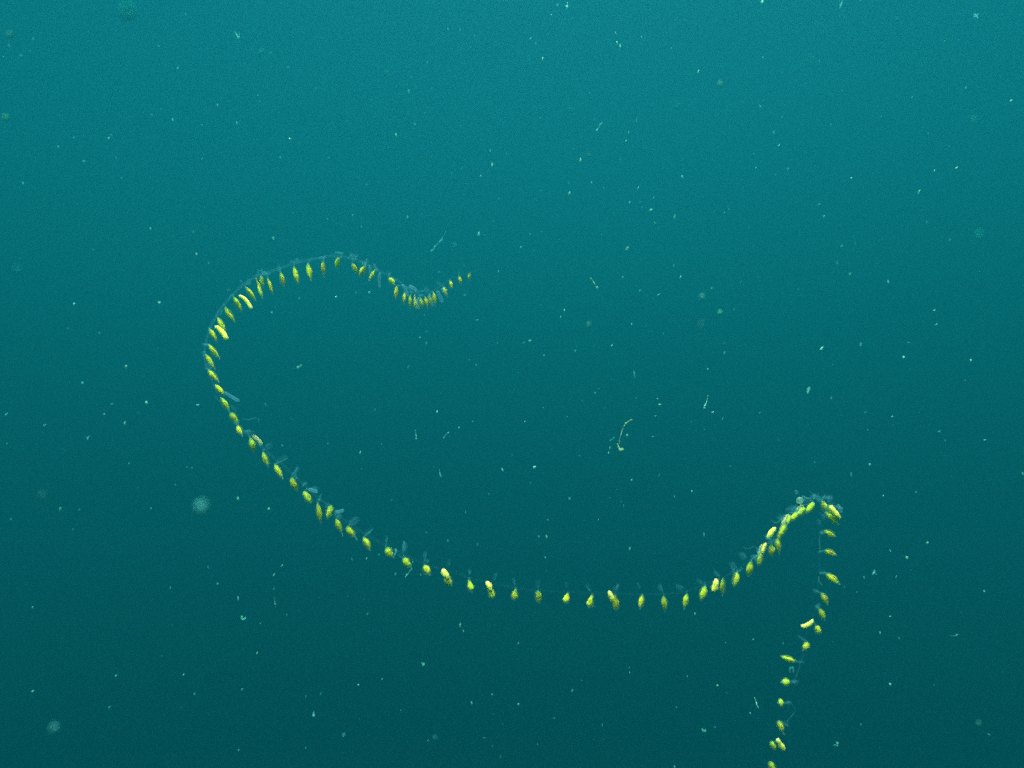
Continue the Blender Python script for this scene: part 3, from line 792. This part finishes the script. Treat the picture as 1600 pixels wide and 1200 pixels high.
# stringy and forked aggregates: each a thing made of threads and knots
def strand(name, label, d, threads, knots, mat, cat="marine snow"):
    o_px = d / F_PX
    c = at(threads[0][0][0][0], threads[0][0][0][1], d)
    bm = bmesh.new()
    for pts, rad in threads:
        p3 = catmull([at(x, y, d + 0.003 * math.sin(k * 2.1)) for k, (x, y) in enumerate(pts)], 5)
        p3 = [p + noise.noise_vector(p * 260) * 0.0006 for p in p3]
        add_tube(bm, [p - c for p in p3], lambda u: 0.78 * rad * o_px * (0.65 + 0.6 * abs(noise.noise(Vector((u * 7, rad, pts[0][0])))) + 0.15), 6)
    for x, y, r_ in knots:
        p = at(x, y, d) - c
        res = bmesh.ops.create_icosphere(bm, subdivisions=2, radius=0.85 * r_ * o_px, matrix=Matrix.Translation(p))
        for v in res["verts"]:
            v.co = p + (v.co - p) * (1 + 0.7 * noise.noise(v.co * 420))
    o = link_mesh(name, bm, mat, None, True, c)
    tag(o, label, cat)
    return o


strand("drifting_thread", "pale knotted thread drifting above the dip near the chain's far tip", 1.55,
       [([(673, 393), (676, 390), (679, 387), (679, 384)], 1.3), ([(679, 386), (682, 383), (685, 379), (690, 375)], 0.9), ([(690, 376), (691, 374), (691, 372)], 1.2), ([(691, 372), (693, 368), (695, 364), (697, 360)], 0.35)],
       [(675.5, 391, 1.7), (690.5, 375, 1.9), (687, 378, 1.3)], FLAKE_MATS[1])
strand("drifting_thread", "curved thread with a crumpled yellowish clump at its lower end", 1.5,
       [([(987, 656), (983, 658), (978, 661), (975, 666), (972, 673), (970, 680), (968, 687), (968, 693)], 0.6), ([(965, 694), (967, 699), (969, 703), (974, 702)], 1.6)],
       [(986.5, 656, 1.5), (978, 661, 1.9), (975.5, 665, 1.3), (972, 674, 1.0), (968, 690, 1.2), (966.5, 698, 1.8), (968.5, 703, 2.6), (972, 702, 2.3), (965.5, 695.5, 1.0)], flake_mat("detritus_yellowish", (0.34, 0.78, 0.42), 0.6))
strand("drifting_thread", "short faint thread beside the curved thread", 1.5, [([(952.5, 688.5), (955, 687), (958, 685), (960, 683)], 0.8)], [(953, 688, 1.2)], FLAKE_MATS[1])
strand("drifting_thread", "thin bright rod slanting beside the end of the hanging tail", 1.45, [([(1179, 1090), (1181, 1096), (1182.5, 1101), (1184.5, 1106)], 0.95)], [(1184, 1105, 1.2)], FLAKE_MATS[3])
strand("drifting_thread", "short pale beaded thread slanting beneath the open middle water", 1.6, [([(693, 684), (696, 680), (699, 677), (701, 675)], 0.9)], [(693, 684, 1.3), (700.5, 676, 1.6)], FLAKE_MATS[1])
strand("drifting_thread", "tadpole-like flake with a thin upright tail within the loop", 1.6, [([(649, 672), (649.5, 677), (650.5, 682), (651, 686)], 0.8)], [(650.5, 685, 1.8)], FLAKE_MATS[2])
strand("drifting_thread", "pale drop with a long thin tail beneath the slanting polyps", 1.6, [([(686.5, 734), (687, 738), (688, 742), (688.5, 746)], 0.8)], [(688.5, 744, 1.8)], FLAKE_MATS[2])
strand("drifting_thread", "bright plump drop with a thin tail trailing upward near the middle", 1.6, [([(1106, 618), (1105, 625), (1102, 633), (1100.5, 639)], 0.6)], [(1101.5, 634, 2.0), (1100.5, 637.5, 1.9), (1102.5, 631, 1.4)], FLAKE_MATS[3])
strand("drifting_thread", "thin flake trailing off a bright bead low beneath the loop", 1.6, [([(633, 902), (636, 898), (640, 893), (644, 888)], 0.8)], [(635.5, 898.5, 1.9)], FLAKE_MATS[2])
strand("drifting_thread", "narrow comet-like flake low beside the lower dark water", 1.6, [([(429, 934), (429.5, 939), (430, 944), (430, 949)], 0.8)], [(430, 944, 1.5)], FLAKE_MATS[1])
strand("drifting_thread", "fine level thread with one bright end far beyond the tail", 1.6, [([(1485, 993), (1489, 993.5), (1493, 993), (1497, 991.5)], 0.6)], [(1495, 992, 1.6)], FLAKE_MATS[1])
strand("drifting_thread", "short thread climbing from a bright bead high above the loop", 1.7, [([(932, 204), (935, 200), (938, 195), (941, 191)], 0.6)], [(932.5, 203.5, 1.6)], FLAKE_MATS[2])
strand("drifting_thread", "row of small beads ending in a bright yellowish one within the upper loop", 1.7, [([(922, 433), (926, 438), (930, 445), (933, 449)], 0.35)], [(933, 449, 2.1), (928.5, 443, 1.2), (923.5, 435.5, 1.0)], FLAKE_GREEN)
strand("forked_flake", "bright forked flake leaning near the top edge", 1.35,
       [([(366, 49), (369, 53), (372, 58), (373, 60)], 1.1), ([(374, 52), (374, 55), (374, 58)], 0.6)], [(372.5, 59, 2.4), (370, 55, 1.4)], FLAKE_MATS[2])
strand("spiky_flake", "bright spiky greenish flake alone in the upper corner water", 1.35,
       [([(1522, 22), (1525, 25), (1528, 28)], 1.2), ([(1528, 22), (1525, 25), (1522, 26)], 1.2), ([(1525, 25), (1525, 29)], 0.9)], [(1525, 24.5, 2.3)], FLAKE_MATS[2])
strand("forked_flake", "bright streak pointing down from the top edge", 1.35, [([(1317, -1), (1315.5, 4), (1313.5, 9), (1312, 13)], 1.2), ([(1312, 2), (1312.5, 7)], 0.5)], [(1313, 10, 1.5)], FLAKE_MATS[2])
strand("forked_flake", "bright lump cut by the top edge", 1.35, [([(1194, -4), (1192, 0), (1190.5, 5)], 1.8)], [(1191, 3, 2.3)], FLAKE_MATS[3])
strand("forked_flake", "bright pointed flake beside a rounder one near the top edge", 1.4, [([(887, 4), (886.5, 8), (886, 12)], 1.2), ([(883.5, 9), (886, 10.5)], 0.8)], [(886.3, 10, 2.0)], FLAKE_MATS[3])
strand("forked_flake", "faint flake shaped like a letter Y in the dim water", 1.5, [([(141, 681), (138, 683), (136.5, 687)], 1.0), ([(134, 682), (137, 684)], 0.9)], [(137, 684.5, 1.5)], FLAKE_MATS[1])
strand("forked_flake", "plump pale flake hanging alone between the loop and the crest", 1.4, [([(1265, 605), (1263.5, 609), (1262, 614)], 1.5), ([(1261, 609), (1263, 612)], 1.0)], [(1263.5, 608.5, 2.4), (1262.5, 611.5, 1.9)], FLAKE_MATS[2])
strand("ring_flake", "small broken ring of pale matter in the lower water", 1.35, [([(377.5, 963), (377, 966), (379, 968), (382.5, 967.5), (383.5, 964.5)], 1.1)], [(379, 964, 1.6), (381, 967, 1.5)], FLAKE_MATS[2])
strand("ring_flake", "little curled crumb beneath the sag, brightest there", 1.4, [([(659, 1036), (660, 1039), (662, 1039.5), (663, 1037)], 1.0), ([(659, 1036.5), (663, 1036)], 0.8)], [(661.5, 1039, 1.4)], FLAKE_MATS[2])
strand("forked_flake", "small pale cone standing upright in the dark lower water", 1.4, [([(490.5, 1111), (490.3, 1114)], 0.8), ([(490.3, 1114), (490, 1117), (490, 1119)], 1.7)], [(490.2, 1117.5, 2.0)], FLAKE_MATS[2])
strand("ring_flake", "faint broken clot near the bottom, under the pale cone", 1.3, [([(535, 1146), (535, 1149), (537, 1150.5)], 0.9), ([(539, 1145.5), (538.5, 1149)], 0.9)], [(537.5, 1147.5, 1.5)], FLAKE_MATS[1])
strand("forked_flake", "pale angular crumb near the bottom beside the bright rod", 1.3, [([(1097, 1139), (1098, 1142), (1102, 1142)], 1.2), ([(1102, 1139.5), (1102.5, 1142.5)], 0.9)], [(1098.5, 1141.5, 1.7), (1102, 1142, 1.3)], FLAKE_MATS[2])
strand("forked_flake", "pale ragged flake just beyond the hanging tail's upper polyps", 1.35, [([(1367, 891), (1366, 894), (1363.5, 897)], 1.1), ([(1365, 896), (1369, 897)], 0.8)], [(1366, 894.5, 1.9)], FLAKE_MATS[2])
strand("forked_flake", "faint small clump with a wisp near the bottom beyond the tail", 1.35, [([(1308, 1159), (1308.5, 1163), (1308, 1166)], 1.0), ([(1303, 1164), (1306, 1163)], 0.6)], [(1308.5, 1161.5, 1.7)], FLAKE_MATS[2])

# the fine dust of the water that nobody could count
rnd = random.Random(77)
bm = bmesh.new()
for x, y, L, W, b, lean in specks[285:]:
    d = rnd.uniform(1.2, 2.2)
    bmesh.ops.create_icosphere(bm, subdivisions=1, radius=W * 0.5 * d / F_PX, matrix=Matrix.Translation(at(x, y, d)))
for k in range(9000):
    d = rnd.uniform(1.0, 3.2)
    p = Vector((rnd.uniform(-2.6, 2.6), d, rnd.uniform(-1.5, 2.4)))
    r_ = 0.00025 + 0.0006 * rnd.random() ** 6
    q = Matrix.Translation(p) @ Matrix.Rotation(rnd.uniform(0, 6), 4, Vector((rnd.random(), rnd.random(), rnd.random() + .1))) @ Matrix.Diagonal((r_, r_ * rnd.uniform(0.6, 1), r_ * rnd.uniform(1, 2.4), 1))
    vs = [bm.verts.new(q @ Vector(c)) for c in ((1, 0, 0), (-1, 0, 0), (0, 1, 0), (0, -1, 0), (0, 0, 1), (0, 0, -1))]
    for a, b_, c in ((0, 2, 4), (2, 1, 4), (1, 3, 4), (3, 0, 4), (2, 0, 5), (1, 2, 5), (3, 1, 5), (0, 3, 5)):
        bm.faces.new((vs[a], vs[b_], vs[c]))
dust = link_mesh("fine_dust", bm, FLAKE_MATS[1], smooth=False)
dust["kind"] = "stuff"
dust["label"] = "fine pale dust scattered all through the sea water"
